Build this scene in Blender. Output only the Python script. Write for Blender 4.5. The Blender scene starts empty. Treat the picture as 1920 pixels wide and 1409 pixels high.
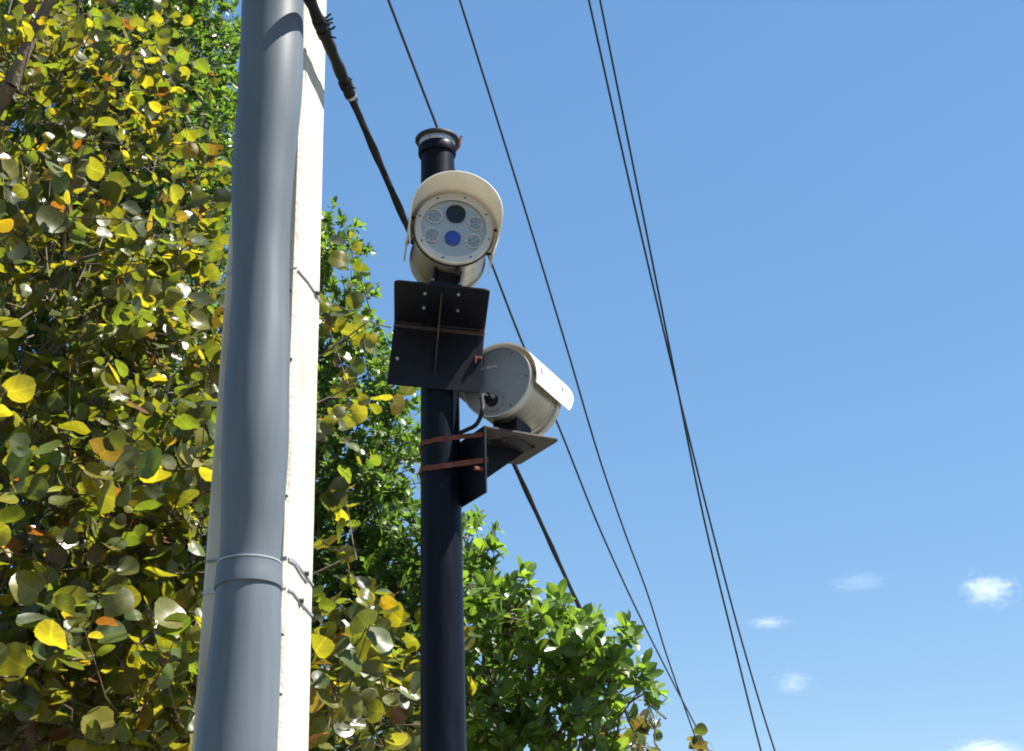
import bpy, math, random
import numpy as np
from mathutils import Vector, Matrix

random.seed(11)
RNG = np.random.default_rng(7)
S = bpy.context.scene
COL = S.collection
R_ = math.radians

# ------------------------------------------------------------------ camera, sky, sun, exposure
FPX, W0, H0 = 2667.0, 1920.0, 1409.0           # focal length in photo pixels, photo size
PITCH, ROLL = R_(22.9), R_(1.55)
EYE = Vector((0.0, 0.0, 1.6))
_f = Vector((0, math.cos(PITCH), math.sin(PITCH)))
_r0, _u0 = Vector((1, 0, 0)), Vector((0, -math.sin(PITCH), math.cos(PITCH)))
_r = _r0 * math.cos(ROLL) - _u0 * math.sin(ROLL)
_u = _r0 * math.sin(ROLL) + _u0 * math.cos(ROLL)

cam_data = bpy.data.cameras.new('camera')
cam = bpy.data.objects.new('camera', cam_data)
COL.objects.link(cam)
cam_data.sensor_fit = 'HORIZONTAL'
cam_data.sensor_width = 36.0
cam_data.lens = 36.0 * FPX / W0
cam_data.clip_start, cam_data.clip_end = 0.05, 20000
m = Matrix((( _r.x, _u.x, -_f.x), (_r.y, _u.y, -_f.y), (_r.z, _u.z, -_f.z))).to_4x4()
m.translation = EYE
cam.matrix_world = m
S.camera = cam

SUN_EL, SUN_AZ = R_(58), R_(-6)                # azimuth measured from +X towards +Y
sun_dir = Vector((math.cos(SUN_EL) * math.cos(SUN_AZ), math.cos(SUN_EL) * math.sin(SUN_AZ), math.sin(SUN_EL)))
sl = bpy.data.lights.new('sun', 'SUN')
sl.energy, sl.angle, sl.color = 5.0, R_(0.53), (1.0, 0.95, 0.87)
so = bpy.data.objects.new('sun', sl)
COL.objects.link(so)
so.rotation_euler = sun_dir.to_track_quat('Z', 'Y').to_euler()
so.location = (20, 0, 30)

world = bpy.data.worlds.new('World')
S.world = world
world.use_nodes = True
wn, wl = world.node_tree.nodes, world.node_tree.links
wn.clear()
sky = wn.new('ShaderNodeTexSky')
sky.sky_type = 'NISHITA'
sky.sun_disc = False
sky.sun_elevation = SUN_EL
sky.sun_rotation = R_(90) - SUN_AZ
sky.altitude = 0
sky.air_density, sky.dust_density, sky.ozone_density = 1.0, 0.0, 6.0
wbg = wn.new('ShaderNodeBackground')
wbg.inputs['Strength'].default_value = 0.119
wout = wn.new('ShaderNodeOutputWorld')
whs = wn.new('ShaderNodeHueSaturation')
whs.inputs['Saturation'].default_value = 1.58
whs.inputs['Hue'].default_value = 0.504
wgm = wn.new('ShaderNodeGamma')                 # evens out the sky's gradient, everywhere alike
wgm.inputs['Gamma'].default_value = 0.48
wl.new(sky.outputs['Color'], wgm.inputs['Color'])
wl.new(wgm.outputs['Color'], whs.inputs['Color'])
wl.new(whs.outputs['Color'], wbg.inputs['Color'])
wl.new(wbg.outputs['Background'], wout.inputs['Surface'])

S.view_settings.view_transform = 'Standard'
S.view_settings.look = 'None'
S.view_settings.exposure = 1.75
S.view_settings.gamma = 1.0
S.render.engine = 'CYCLES'
S.cycles.max_bounces = 8
S.cycles.transparent_max_bounces = 12
S.cycles.volume_bounces = 2
S.cycles.filter_width = 1.9
S.render.filter_size = 1.9


# ------------------------------------------------------------------ placing helpers
def ray(px, py):
    x, y = px - W0 / 2, H0 / 2 - py
    return (_f * FPX + _r * x + _u * y).normalized()


def at_y(px, py, Y):                           # point on the photo ray at world depth Y
    d = ray(px, py)
    return EYE + d * (Y / d.y)


def at_z(px, py, z):
    d = ray(px, py)
    return EYE + d * ((z - EYE.z) / d.z)


def on_plane(px, py, p0, n):
    d = ray(px, py)
    return EYE + d * ((p0 - EYE).dot(n) / d.dot(n))


def mpp(p):                                    # metres per photo pixel at a point
    return (p - EYE).dot(_f) / FPX


def project(P):                                # numpy (N,3) -> px, py, depth
    v = P - np.array(EYE)
    z = v @ np.array(_f)
    zz = np.maximum(z, 1e-3)
    return W0 / 2 + FPX * (v @ np.array(_r)) / zz, H0 / 2 - FPX * (v @ np.array(_u)) / zz, z


# ------------------------------------------------------------------ mesh helpers
class MB:
    def __init__(s):
        s.v, s.f = [], []

    def add(s, verts, faces):
        o = len(s.v)
        s.v += [tuple(p) for p in verts]
        s.f += [tuple(i + o for i in q) for q in faces]
        return s

    def hexa(s, c):                            # 8 corners: bottom 4 ccw, top 4 ccw
        return s.add(c, [(3, 2, 1, 0), (4, 5, 6, 7), (0, 1, 5, 4), (1, 2, 6, 5), (2, 3, 7, 6), (3, 0, 4, 7)])

    def box(s, c, d, ax=None):                 # centre, full dims, axes (3 vectors)
        c = Vector(c)
        X, Y, Z = ax if ax else (Vector((1, 0, 0)), Vector((0, 1, 0)), Vector((0, 0, 1)))
        a, b, e = X * d[0] / 2, Y * d[1] / 2, Z * d[2] / 2
        return s.hexa([c - a - b - e, c + a - b - e, c + a + b - e, c - a + b - e,
                       c - a - b + e, c + a - b + e, c + a + b + e, c - a + b + e])

    def tube(s, pts, rad, n=12, caps=True):
        pts = [Vector(p) for p in pts]
        if not hasattr(rad, '__len__'):
            rad = [rad] * len(pts)
        ref = None
        rings = []
        for i, p in enumerate(pts):
            t = (pts[min(i + 1, len(pts) - 1)] - pts[max(i - 1, 0)]).normalized()
            if ref is None:
                ref = t.orthogonal().normalized()
            ref = (ref - t * ref.dot(t)).normalized()
            b = t.cross(ref)
            rings.append([p + (ref * math.cos(2 * math.pi * k / n) + b * math.sin(2 * math.pi * k / n)) * rad[i] for k in range(n)])
        vs = [q for r in rings for q in r]
        fs = [(i * n + k, i * n + (k + 1) % n, (i + 1) * n + (k + 1) % n, (i + 1) * n + k)
              for i in range(len(pts) - 1) for k in range(n)]
        if caps:
            fs.append(tuple(range(n - 1, -1, -1)))
            fs.append(tuple((len(pts) - 1) * n + k for k in range(n)))
        return s.add(vs, fs)

    def lathe(s, prof, n=48, a0=0.0, a1=None, c=(0, 0, 0), ax=None):
        """profile [(r, z)] turned about the local Z; a full turn, or the arc a0..a1 (measured from +Y towards +X)"""
        full = a1 is None
        m_ = n if full else n + 1
        c = Vector(c)
        X, Y, Z = ax if ax else (Vector((1, 0, 0)), Vector((0, 1, 0)), Vector((0, 0, 1)))
        vs, fs = [], []
        for k in range(m_):
            a = 2 * math.pi * k / n if full else a0 + (a1 - a0) * k / n
            d = X * math.sin(a) + Y * math.cos(a)
            vs += [c + d * r + Z * z for r, z in prof]
        L = len(prof)
        for k in range(n):
            k2 = (k + 1) % m_
            for i in range(L - 1):
                fs.append((k * L + i, k * L + i + 1, k2 * L + i + 1, k2 * L + i))
        return s.add(vs, fs)

    def prism(s, poly, h, o, X, Y, Z):         # polygon in (X, Y) plane, extruded h along Z
        n = len(poly)
        base = [o + X * a + Y * b for a, b in poly]
        vs = base + [p + Z * h for p in base]
        fs = [tuple(range(n - 1, -1, -1)), tuple(range(n, 2 * n))]
        fs += [(i, (i + 1) % n, n + (i + 1) % n, n + i) for i in range(n)]
        return s.add(vs, fs)

    def build(s, name, mat, parent=None, smooth=True, angle=35, bevel=0.0, merge=True):
        me = bpy.data.meshes.new(name)
        me.from_pydata(s.v, [], s.f)
        import bmesh
        bm = bmesh.new()
        bm.from_mesh(me)
        if merge:
            bmesh.ops.remove_doubles(bm, verts=bm.verts, dist=1e-6)
        bmesh.ops.recalc_face_normals(bm, faces=bm.faces)
        bm.to_mesh(me)
        bm.free()
        if smooth:
            me.polygons.foreach_set('use_smooth', [True] * len(me.polygons))
            me.set_sharp_from_angle(angle=R_(angle))
        me.materials.append(mat)
        o = bpy.data.objects.new(name, me)
        COL.objects.link(o)
        if parent:
            o.parent = parent
        if bevel:
            b = o.modifiers.new('bevel', 'BEVEL')
            b.width, b.segments, b.limit_method = bevel, 2, 'ANGLE'
        return o


def thing(name, label, cat, loc=(0, 0, 0), group=None, mat=None):
    o = bpy.data.objects.new(name, None)
    COL.objects.link(o)
    o.empty_display_size = 0.1
    if mat is not None:
        o.matrix_world = mat
    else:
        o.location = loc
    tag(o, label, cat, group)
    return o


def tag(o, label, cat, group=None):
    o['label'], o['category'], o['kind'] = label, cat, 'thing'
    if group:
        o['group'] = group
    return o


def structure(o):
    o['kind'] = 'structure'
    return o


# ------------------------------------------------------------------ materials
def new_mat(name):
    mt = bpy.data.materials.new(name)
    mt.use_nodes = True
    nt = mt.node_tree
    return mt, nt, nt.nodes, nt.links, nt.nodes['Principled BSDF']


def paint(name, col, rough=0.5, metal=0.0, var=0.15, scale=8.0, spec=0.5, bump=0.0, bscale=60.0, dirt=None, dirt_amt=0.5, dirt_scale=5.0, stretch=None):
    """a painted / plastic / metal surface with mottled colour, varying gloss, optional second colour in noise-shaped patches"""
    mt, nt, n, l, p = new_mat(name)
    tc = n.new('ShaderNodeTexCoord')
    src = tc.outputs['Object']
    if stretch:
        mp = n.new('ShaderNodeMapping')
        mp.inputs['Scale'].default_value = stretch
        l.new(src, mp.inputs['Vector'])
        src = mp.outputs['Vector']
    nz = n.new('ShaderNodeTexNoise')
    nz.inputs['Scale'].default_value = scale
    nz.inputs['Detail'].default_value = 6
    l.new(src, nz.inputs['Vector'])
    rp = n.new('ShaderNodeMapRange')
    rp.inputs['From Min'].default_value, rp.inputs['From Max'].default_value = 0.3, 0.7
    rp.inputs['To Min'].default_value, rp.inputs['To Max'].default_value = 1 - var, 1 + var
    l.new(nz.outputs['Fac'], rp.inputs['Value'])
    mx = n.new('ShaderNodeVectorMath')
    mx.operation = 'SCALE'
    mx.inputs[0].default_value = col
    l.new(rp.outputs['Result'], mx.inputs['Scale'])
    out = mx.outputs['Vector']
    if dirt:
        n2 = n.new('ShaderNodeTexNoise')
        n2.inputs['Scale'].default_value = dirt_scale
        n2.inputs['Detail'].default_value = 8
        n2.inputs['Roughness'].default_value = 0.65
        l.new(src, n2.inputs['Vector'])
        r2 = n.new('ShaderNodeMapRange')
        r2.inputs['From Min'].default_value, r2.inputs['From Max'].default_value = 0.52, 0.72
        r2.inputs['To Max'].default_value = dirt_amt
        l.new(n2.outputs['Fac'], r2.inputs['Value'])
        m2 = n.new('ShaderNodeMix')
        m2.data_type = 'RGBA'
        l.new(r2.outputs['Result'], m2.inputs['Factor'])
        l.new(out, m2.inputs['A'])
        m2.inputs['B'].default_value = (*dirt, 1)
        out = m2.outputs['Result']
    l.new(out, p.inputs['Base Color'])
    rr = n.new('ShaderNodeMapRange')
    rr.inputs['To Min'].default_value, rr.inputs['To Max'].default_value = max(rough - 0.12, 0.03), min(rough + 0.12, 1)
    l.new(nz.outputs['Fac'], rr.inputs['Value'])
    l.new(rr.outputs['Result'], p.inputs['Roughness'])
    p.inputs['Metallic'].default_value = metal
    p.inputs['Specular IOR Level'].default_value = spec
    if bump:
        nb = n.new('ShaderNodeTexNoise')
        nb.inputs['Scale'].default_value = bscale
        nb.inputs['Detail'].default_value = 5
        l.new(tc.outputs['Object'], nb.inputs['Vector'])
        bp = n.new('ShaderNodeBump')
        bp.inputs['Strength'].default_value = bump
        bp.inputs['Distance'].default_value = 0.01
        l.new(nb.outputs['Fac'], bp.inputs['Height'])
        l.new(bp.outputs['Normal'], p.inputs['Normal'])
    return mt


M = {}
M['concrete'] = paint('weathered_concrete', (0.42, 0.39, 0.335), 0.85, var=0.13, scale=4, bump=0.4, bscale=45,
                      dirt=(0.24, 0.20, 0.15), dirt_amt=0.75, dirt_scale=9, stretch=(1, 1, 0.3))
M['pvc'] = paint('grey_pvc', (0.088, 0.104, 0.122), 0.42, var=0.10, scale=6, spec=0.3, dirt=(0.125, 0.125, 0.12), dirt_amt=0.35, dirt_scale=3, stretch=(3, 3, 0.3))
M['steel'] = paint('galvanised_steel', (0.36, 0.37, 0.38), 0.45, 0.6, var=0.2, scale=30)
M['nail'] = paint('dark_nail', (0.05, 0.045, 0.04), 0.6)
M['navy'] = paint('dark_navy_paint', (0.0035, 0.0048, 0.0095), 0.38, var=0.3, scale=12, spec=0.11, bump=0.05, bscale=25, stretch=(3, 3, 0.4))
M['navy_plate'] = paint('dark_navy_plate_paint', (0.006, 0.007, 0.013), 0.5, var=0.25, scale=14, spec=0.2,
                        dirt=(0.03, 0.014, 0.012), dirt_amt=0.5, dirt_scale=9)
M['plate_old'] = paint('weathered_plate', (0.026, 0.024, 0.023), 0.6, var=0.3, scale=14, spec=0.35,
                       dirt=(0.13, 0.065, 0.04), dirt_amt=0.6, dirt_scale=11)
M['cap'] = paint('dark_cap', (0.012, 0.012, 0.016), 0.5, var=0.3)
M['collar'] = paint('bright_collar', (0.36, 0.375, 0.40), 0.4, 0.4, var=0.2, scale=20)
M['rust'] = paint('rusty_band', (0.11, 0.027, 0.016), 0.85, var=0.35, scale=25, dirt=(0.17, 0.085, 0.06), dirt_amt=0.6, dirt_scale=14)
M['white'] = paint('off_white_paint', (0.70, 0.67, 0.60), 0.42, var=0.04, scale=6, dirt=(0.48, 0.43, 0.34), dirt_amt=0.35, dirt_scale=9)
M['white2'] = paint('clean_white_paint', (0.76, 0.75, 0.72), 0.4, var=0.02, scale=6)
M['body'] = paint('brushed_stainless', (0.38, 0.355, 0.31), 0.36, 0.65, var=0.2, scale=11, stretch=(1, 1, 5), dirt=(0.20, 0.16, 0.115), dirt_amt=0.5, dirt_scale=7)
M['ring'] = paint('pale_bezel', (0.46, 0.45, 0.42), 0.38, 0.25, var=0.05)
M['face'] = paint('pale_face_plate', (0.86, 0.86, 0.85), 0.4, var=0.03, dirt=(0.6, 0.58, 0.52), dirt_amt=0.5, dirt_scale=14)
M['lens'] = paint('dark_lens', (0.012, 0.016, 0.020), 0.15, var=0.1, spec=0.3)
M['blue'] = paint('blue_lens', (0.020, 0.045, 0.27), 0.15, var=0.1)
M['lamp'] = paint('clear_lamp_rim', (0.66, 0.66, 0.65), 0.15, 0.0, var=0.05)
M['lampin'] = paint('lamp_reflector', (0.62, 0.58, 0.56), 0.3, 0.0, var=0.25, scale=60)
M['back'] = paint('grey_back_plate', (0.165, 0.175, 0.195), 0.55, var=0.10, scale=7, dirt=(0.12, 0.12, 0.125), dirt_amt=0.5)
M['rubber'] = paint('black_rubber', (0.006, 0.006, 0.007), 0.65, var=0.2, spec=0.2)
M['wire'] = paint('dark_wire', (0.032, 0.037, 0.050), 0.7, var=0.2, spec=0.2)
M['bark'] = paint('grey_brown_bark', (0.115, 0.085, 0.062), 0.9, var=0.3, scale=9, bump=0.6, bscale=40, stretch=(3, 3, 0.6))
M['twig'] = paint('brown_twig', (0.10, 0.07, 0.048), 0.8, var=0.3, scale=9)
M['sand'] = paint('sandy_ground', (0.085, 0.085, 0.045), 0.95, var=0.2, scale=0.5, dirt=(0.05, 0.07, 0.025), dirt_amt=0.7, dirt_scale=0.25)
M['asphalt'] = paint('asphalt', (0.05, 0.05, 0.05), 0.9, var=0.15, scale=4)
M['pave'] = paint('pale_pavement', (0.20, 0.19, 0.17), 0.9, var=0.1, scale=2)
M['kerb'] = paint('kerb_concrete', (0.40, 0.385, 0.36), 0.9, var=0.1, scale=2)
M['line'] = paint('road_paint', (0.7, 0.7, 0.66), 0.7, var=0.1)


def glass_pane():
    mt, nt, n, l, p = new_mat('window_glass')
    n.remove(p)
    tr, gl, fr, mx = n.new('ShaderNodeBsdfTransparent'), n.new('ShaderNodeBsdfGlossy'), n.new('ShaderNodeFresnel'), n.new('ShaderNodeMixShader')
    tr.inputs['Color'].default_value = (0.9, 0.92, 0.93, 1)
    gl.inputs['Roughness'].default_value = 0.03
    fr.inputs['IOR'].default_value = 1.8
    l.new(fr.outputs['Fac'], mx.inputs['Fac'])
    l.new(tr.outputs['BSDF'], mx.inputs[1])
    l.new(gl.outputs['BSDF'], mx.inputs[2])
    l.new(mx.outputs['Shader'], n['Material Output'].inputs['Surface'])
    return mt


M['glass'] = glass_pane()


def let_light_through(mt, col, amount):
    nt = mt.node_tree
    p, out = nt.nodes['Principled BSDF'], nt.nodes['Material Output']
    tl, mx = nt.nodes.new('ShaderNodeBsdfTranslucent'), nt.nodes.new('ShaderNodeMixShader')
    tl.inputs['Color'].default_value = (*col, 1)
    mx.inputs['Fac'].default_value = amount
    nt.links.new(p.outputs['BSDF'], mx.inputs[1])
    nt.links.new(tl.outputs['BSDF'], mx.inputs[2])
    nt.links.new(mx.outputs['Shader'], out.inputs['Surface'])


let_light_through(M['white'], (0.78, 0.72, 0.60), 0.18)      # thin cream plastic glows a little when the sun is on its other side
let_light_through(M['white2'], (0.80, 0.70, 0.55), 0.12)


def leaf_mat(name, gain, trans, rough=0.3, spec=0.5, spots=0.0, nveins=9.0):
    """leaf: glossy cuticle over a body that lets some sunlight through; vein pattern from the leaf's own coordinates"""
    mt, nt, n, l, p = new_mat(name)
    at = n.new('ShaderNodeAttribute')
    at.attribute_name = 'tint'
    lv = n.new('ShaderNodeAttribute')
    lv.attribute_name = 'leaf_uv'
    sp = n.new('ShaderNodeSeparateXYZ')
    l.new(lv.outputs['Vector'], sp.inputs['Vector'])

    def math_(op, a, b=None):
        q = n.new('ShaderNodeMath')
        q.operation = op
        for i, x in enumerate((a, b)):
            if x is None:
                continue
            if isinstance(x, (int, float)):
                q.inputs[i].default_value = x
            else:
                l.new(x, q.inputs[i])
        return q.outputs[0]
    au = math_('ABSOLUTE', sp.outputs['X'])
    rib = math_('LESS_THAN', au, 0.035)
    ph = math_('MULTIPLY', math_('SUBTRACT', sp.outputs['Y'], math_('MULTIPLY', au, 0.55)), nveins * 6.283)
    lat = math_('MULTIPLY', math_('GREATER_THAN', math_('SINE', ph), 0.9), 0.6)
    vein = math_('MAXIMUM', rib, lat)
    nz = n.new('ShaderNodeTexNoise')
    nz.inputs['Scale'].default_value = 3.0
    nz.inputs['Detail'].default_value = 5
    vo = n.new('ShaderNodeVectorMath')
    vo.operation = 'ADD'
    l.new(lv.outputs['Vector'], vo.inputs[0])
    l.new(at.outputs['Vector'], vo.inputs[1])
    l.new(vo.outputs['Vector'], nz.inputs['Vector'])
    br = math_('ADD', math_('MULTIPLY', nz.outputs['Fac'], 0.7), 0.65)
    br = math_('ADD', br, math_('MULTIPLY', vein, 0.35))
    cs = n.new('ShaderNodeVectorMath')
    cs.operation = 'SCALE'
    l.new(at.outputs['Vector'], cs.inputs[0])
    l.new(br, cs.inputs['Scale'])
    col = cs.outputs['Vector']
    if spots:
        r2 = n.new('ShaderNodeMapRange')
        r2.inputs['From Min'].default_value, r2.inputs['From Max'].default_value = 0.62, 0.72
        r2.inputs['To Max'].default_value = spots
        n3 = n.new('ShaderNodeTexNoise')
        n3.inputs['Scale'].default_value = 5.5
        n3.inputs['Detail'].default_value = 4
        l.new(vo.outputs['Vector'], n3.inputs['Vector'])
        l.new(n3.outputs['Fac'], r2.inputs['Value'])
        mm = n.new('ShaderNodeMix')
        mm.data_type = 'RGBA'
        l.new(r2.outputs['Result'], mm.inputs['Factor'])
        l.new(col, mm.inputs['A'])
        mm.inputs['B'].default_value = (0.10, 0.055, 0.025, 1)
        col = mm.outputs['Result']
    l.new(col, p.inputs['Base Color'])
    p.inputs['Roughness'].default_value = rough
    p.inputs['Specular IOR Level'].default_value = spec
    tl = n.new('ShaderNodeBsdfTranslucent')
    g = n.new('ShaderNodeVectorMath')
    g.operation = 'MULTIPLY'
    l.new(col, g.inputs[0])
    g.inputs[1].default_value = gain
    l.new(g.outputs['Vector'], tl.inputs['Color'])
    mx = n.new('ShaderNodeMixShader')
    mx.inputs['Fac'].default_value = trans
    l.new(p.outputs['BSDF'], mx.inputs[1])
    l.new(tl.outputs['BSDF'], mx.inputs[2])
    l.new(mx.outputs['Shader'], n['Material Output'].inputs['Surface'])
    return mt


M['leaf_round'] = leaf_mat('round_leaf', (3.0, 2.8, 0.6), 0.45, 0.34, 0.6, spots=0.3, nveins=5)
M['leaf_small'] = leaf_mat('small_leaf', (1.9, 1.95, 0.7), 0.45, 0.36, 0.45, nveins=7)
M['leaf_oval'] = leaf_mat('oval_leaf', (2.1, 2.15, 0.7), 0.48, 0.33, 0.5, nveins=9)

# ------------------------------------------------------------------ ground, road, pavement (below the frame; they carry everything and throw light up)
ROAD_A = R_(9.8)
ROAD = Vector((math.sin(ROAD_A), math.cos(ROAD_A), 0))          # along the street
SIDE = Vector((math.cos(ROAD_A), -math.sin(ROAD_A), 0))         # across it, to the right


def strip(name, s0, s1, z, mat, l0=-1500, l1=3000, zb=None):
    b = MB()
    c = [SIDE * s0 + ROAD * l0, SIDE * s1 + ROAD * l0, SIDE * s1 + ROAD * l1, SIDE * s0 + ROAD * l1]
    if zb is None:
        b.add([p + Vector((0, 0, z)) for p in c], [(0, 1, 2, 3)])
    else:
        b.hexa([p + Vector((0, 0, zb)) for p in c] + [p + Vector((0, 0, z)) for p in c])
    return structure(b.build(name, mat, smooth=False))


g = MB()
g.add([(-4000, -4000, 0), (4000, -4000, 0), (4000, 6000, 0), (-4000, 6000, 0)], [(0, 1, 2, 3)])
structure(g.build('ground', M['sand'], smooth=False))
strip('pavement', -1.7, 1.0, 0.125, M['pave'], -300, 600, zb=-0.05)
strip('kerb', 1.003, 1.18, 0.13, M['kerb'], -300, 600, zb=-0.05)
strip('road', 1.18, 8.6, 0.004, M['asphalt'], -300, 600)
strip('road_marking', 4.8, 4.92, 0.008, M['line'], -300, 600)

# ------------------------------------------------------------------ utility pole
fr0, fr1 = at_y(525, 1409, 4.25), at_y(573.5, 0, 4.25)            # front right edge, two heights
FN = -ROAD                                                       # front face normal (towards the viewer)
fl0, fl1 = on_plane(357, 1409, fr0, FN), on_plane(455, 60, fr1, FN)
br0, br1 = on_plane(580, 1409, fr0, SIDE), on_plane(614, 0, fr1, SIDE)


def lerp_z(a, b, z):
    return a + (b - a) * ((z - a.z) / (b.z - a.z))


def pole_ring(z):
    fr, fl, br = lerp_z(fr0, fr1, z), lerp_z(fl0, fl1, z), lerp_z(br0, br1, z)
    return [fl, fr, br, fl + br - fr]


pole = thing('utility_pole', 'square pale concrete utility pole, its right side sunlit, with a grey pipe up its front', 'utility pole', (fr0.x, fr0.y, 0))
PINV = Matrix.Translation(-pole.location)


def loc_build(b, name, mat, parent, **k):      # build with world coordinates under a parent
    off = parent.matrix_world.inverted() if parent.matrix_world != Matrix.Identity(4) else None
    inv = Matrix.Translation(parent.location).inverted() if parent.rotation_euler == Matrix.Identity(3).to_euler() else parent.matrix_basis.inverted()
    b.v = [tuple(inv @ Vector(p)) for p in b.v]
    return b.build(name, mat, parent, **k)


b = MB()
zs = [-0.05] + [i * 0.25 for i in range(1, 33)] + [8.6]
vs, fs = [], []
CH = 0.012
for z in zs:
    q = pole_ring(z)
    ring = []
    for i in range(4):
        p, a, c = q[i], q[i - 1], q[(i + 1) % 4]
        wob = lambda: random.uniform(-0.0012, 0.0012)
        ring += [p + (a - p).normalized() * (CH + wob()), p + (c - p).normalized() * (CH + wob())]
    vs += ring
for i in range(len(zs) - 1):
    fs += [(i * 8 + k, i * 8 + (k + 1) % 8, (i + 1) * 8 + (k + 1) % 8, (i + 1) * 8 + k) for k in range(8)]
fs.append(tuple((len(zs) - 1) * 8 + k for k in range(8)))
b.add(vs, fs)
loc_build(b, 'shaft', M['concrete'], pole, angle=25)

# grey pipe on the front face: slightly wavy, swelling and narrowing, with a socket joint
pipe = thing('conduit_pipe', 'thick grey conduit pipe with a socket joint, fixed up the front of a pole', 'pipe', (fl0.x, fl0.y, 0))
spec = [(-260, 525, 118), (-120, 518, 117), (0, 512, 115), (164, 507, 119), (340, 492, 114), (480, 489.5, 105), (550, 488.5, 107), (640, 486, 114),
        (730, 481.5, 121), (830, 479, 124), (930, 475, 119), (1020, 470, 113), (1058, 468, 113), (1106, 466, 120),
        (1200, 461, 131), (1300, 453, 141), (1409, 443, 152), (1560, 428, 160), (1700, 414, 164)]
cy_, cx_, cw_ = [s_[0] for s_ in spec], [s_[1] for s_ in spec], [s_[2] for s_ in spec]


def cubic(xs, ys, x):
    xs, ys = np.array(xs, float), np.array(ys, float)
    mm = np.gradient(ys, xs)
    i = int(np.clip(np.searchsorted(xs, x) - 1, 0, len(xs) - 2))
    h = xs[i + 1] - xs[i]
    t = (x - xs[i]) / h
    return ((2 * t**3 - 3 * t**2 + 1) * ys[i] + (t**3 - 2 * t**2 + t) * h * mm[i] + (-2 * t**3 + 3 * t**2) * ys[i + 1] + (t**3 - t**2) * h * mm[i + 1])


def pipe_pt(py):
    x, w = cubic(cy_, cx_, py), cubic(cy_, cw_, py)
    r = 0.11
    for _ in range(6):
        p = on_plane(x, py, fr0 + FN * (r * 0.93), FN)
        r = w / 2 * mpp(p)
    return p, r


def pipe_part(y0, y1, name, extra=0.0, n=60):
    P_, R2 = [], []
    for i in range(n):
        p, r = pipe_pt(y0 + (y1 - y0) * i / (n - 1))
        P_.append(p)
        R2.append(r + extra)
    bb = MB()
    bb.tube(P_, R2, 40, caps=True)
    return loc_build(bb, name, M['pvc'], pipe, angle=50)


lower_pts = [pipe_pt(y)[0] for y in (1700, 1690)]
pipe_part(-260, 1070, 'pipe_section', 0.0, 90)
low = pipe_part(1700, 1062, 'pipe_section', 0.0, 50)
# run to the ground
pa, ra = pipe_pt(1700)
bb = MB()
bb.tube([pa, Vector((pa.x - 0.03, pa.y, 0.6)), Vector((pa.x - 0.04, pa.y, 0.0))], [ra, ra, ra], 32)
loc_build(bb, 'pipe_section', M['pvc'], pipe, angle=50)
# socket joint (a sleeve, with bevelled lips)
P_, R2 = [], []
for i, y in enumerate(np.linspace(1062, 1106, 12)):
    p, r = pipe_pt(float(y))
    P_.append(p)
    R2.append(r + (0.0065 if 0 < i < 11 else 0.001))
P_[1] = P_[0].lerp(P_[1], 0.25)
P_[-2] = P_[-1].lerp(P_[-2], 0.25)
bb = MB()
bb.tube(P_, R2, 40)
loc_build(bb, 'socket_joint', M['pvc'], pipe, angle=30)
P_, R2 = [], []
for i, y in enumerate(np.linspace(1055, 1061, 5)):
    p, r = pipe_pt(float(y))
    P_.append(p)
    R2.append(r + (0.0065 if 0 < i < 4 else 0.0))
bb = MB()
bb.tube(P_, R2, 40)
loc_build(bb, 'lip_highlight_ring', paint('lip_highlight_ring', (0.26, 0.29, 0.32), 0.4, var=0.1), pipe, angle=30)  # highlight along the socket's top lip, put in as a pale ring
# flange down the right side of the pipe with nails
fl = MB()
for y in range(-240, 1500, 20):
    pass
for py in (674, 1302, 545, 930, 1190):
    p, r = pipe_pt(py)
    q = on_plane(*(lambda a, c: (a, c))(cubic(cy_, cx_, py) + cubic(cy_, cw_, py) / 2 + 3, py), fr0 + FN * 0.001, FN)
    nb = MB()
    nb.lathe([(0, 0.006), (0.003, 0.006), (0.0045, 0.002), (0.0045, -0.004), (0, -0.004)], 10, c=q, ax=(SIDE, Vector((0, 0, 1)), FN))
    loc_build(nb, 'nail', M['nail'], pipe)


# straps: thin steel bands round pole and pipe, with a twisted end on the sunlit side
def strap(py_l, py_r, side_pts, name='strap'):
    st = MB()
    w = 0.007
    off = 0.004

    def ribbon(pts, nrm, h=w, t=0.003):
        for a, c in zip(pts[:-1], pts[1:]):
            d = (c - a).normalized()
            up = nrm.cross(d).normalized()
            st.hexa([a - up * h / 2, a + up * h / 2, a + up * h / 2 + nrm * t, a - up * h / 2 + nrm * t,
                     c - up * h / 2, c + up * h / 2, c + up * h / 2 + nrm * t, c - up * h / 2 + nrm * t])
    # front left sliver and front right sliver
    p_l = on_plane(*py_l, fr0 + FN * 0.002, FN)
    z_l = p_l.z
    q = pole_ring(z_l)
    pp = [q[0] + (p_l - q[0]) * 0.0 + FN * 0.002, p_l + SIDE * 0.03]
    ribbon([Vector((q[0].x, q[0].y, z_l)) + FN * 0.002, Vector((p_l.x, p_l.y, z_l)) + SIDE * 0.05], FN)
    p_r = on_plane(*py_r, fr0 + FN * 0.002, FN)
    q = pole_ring(p_r.z)
    ribbon([p_r - SIDE * 0.05, Vector((q[1].x, q[1].y, p_r.z)) + FN * 0.002 + SIDE * 0.002], FN)
    sp = [on_plane(x, y, q[1] + SIDE * 0.002, SIDE) for x, y in side_pts]
    ribbon(sp, SIDE)
    o = loc_build(st, name, M['steel'], pole, smooth=False)
    return sp


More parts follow.
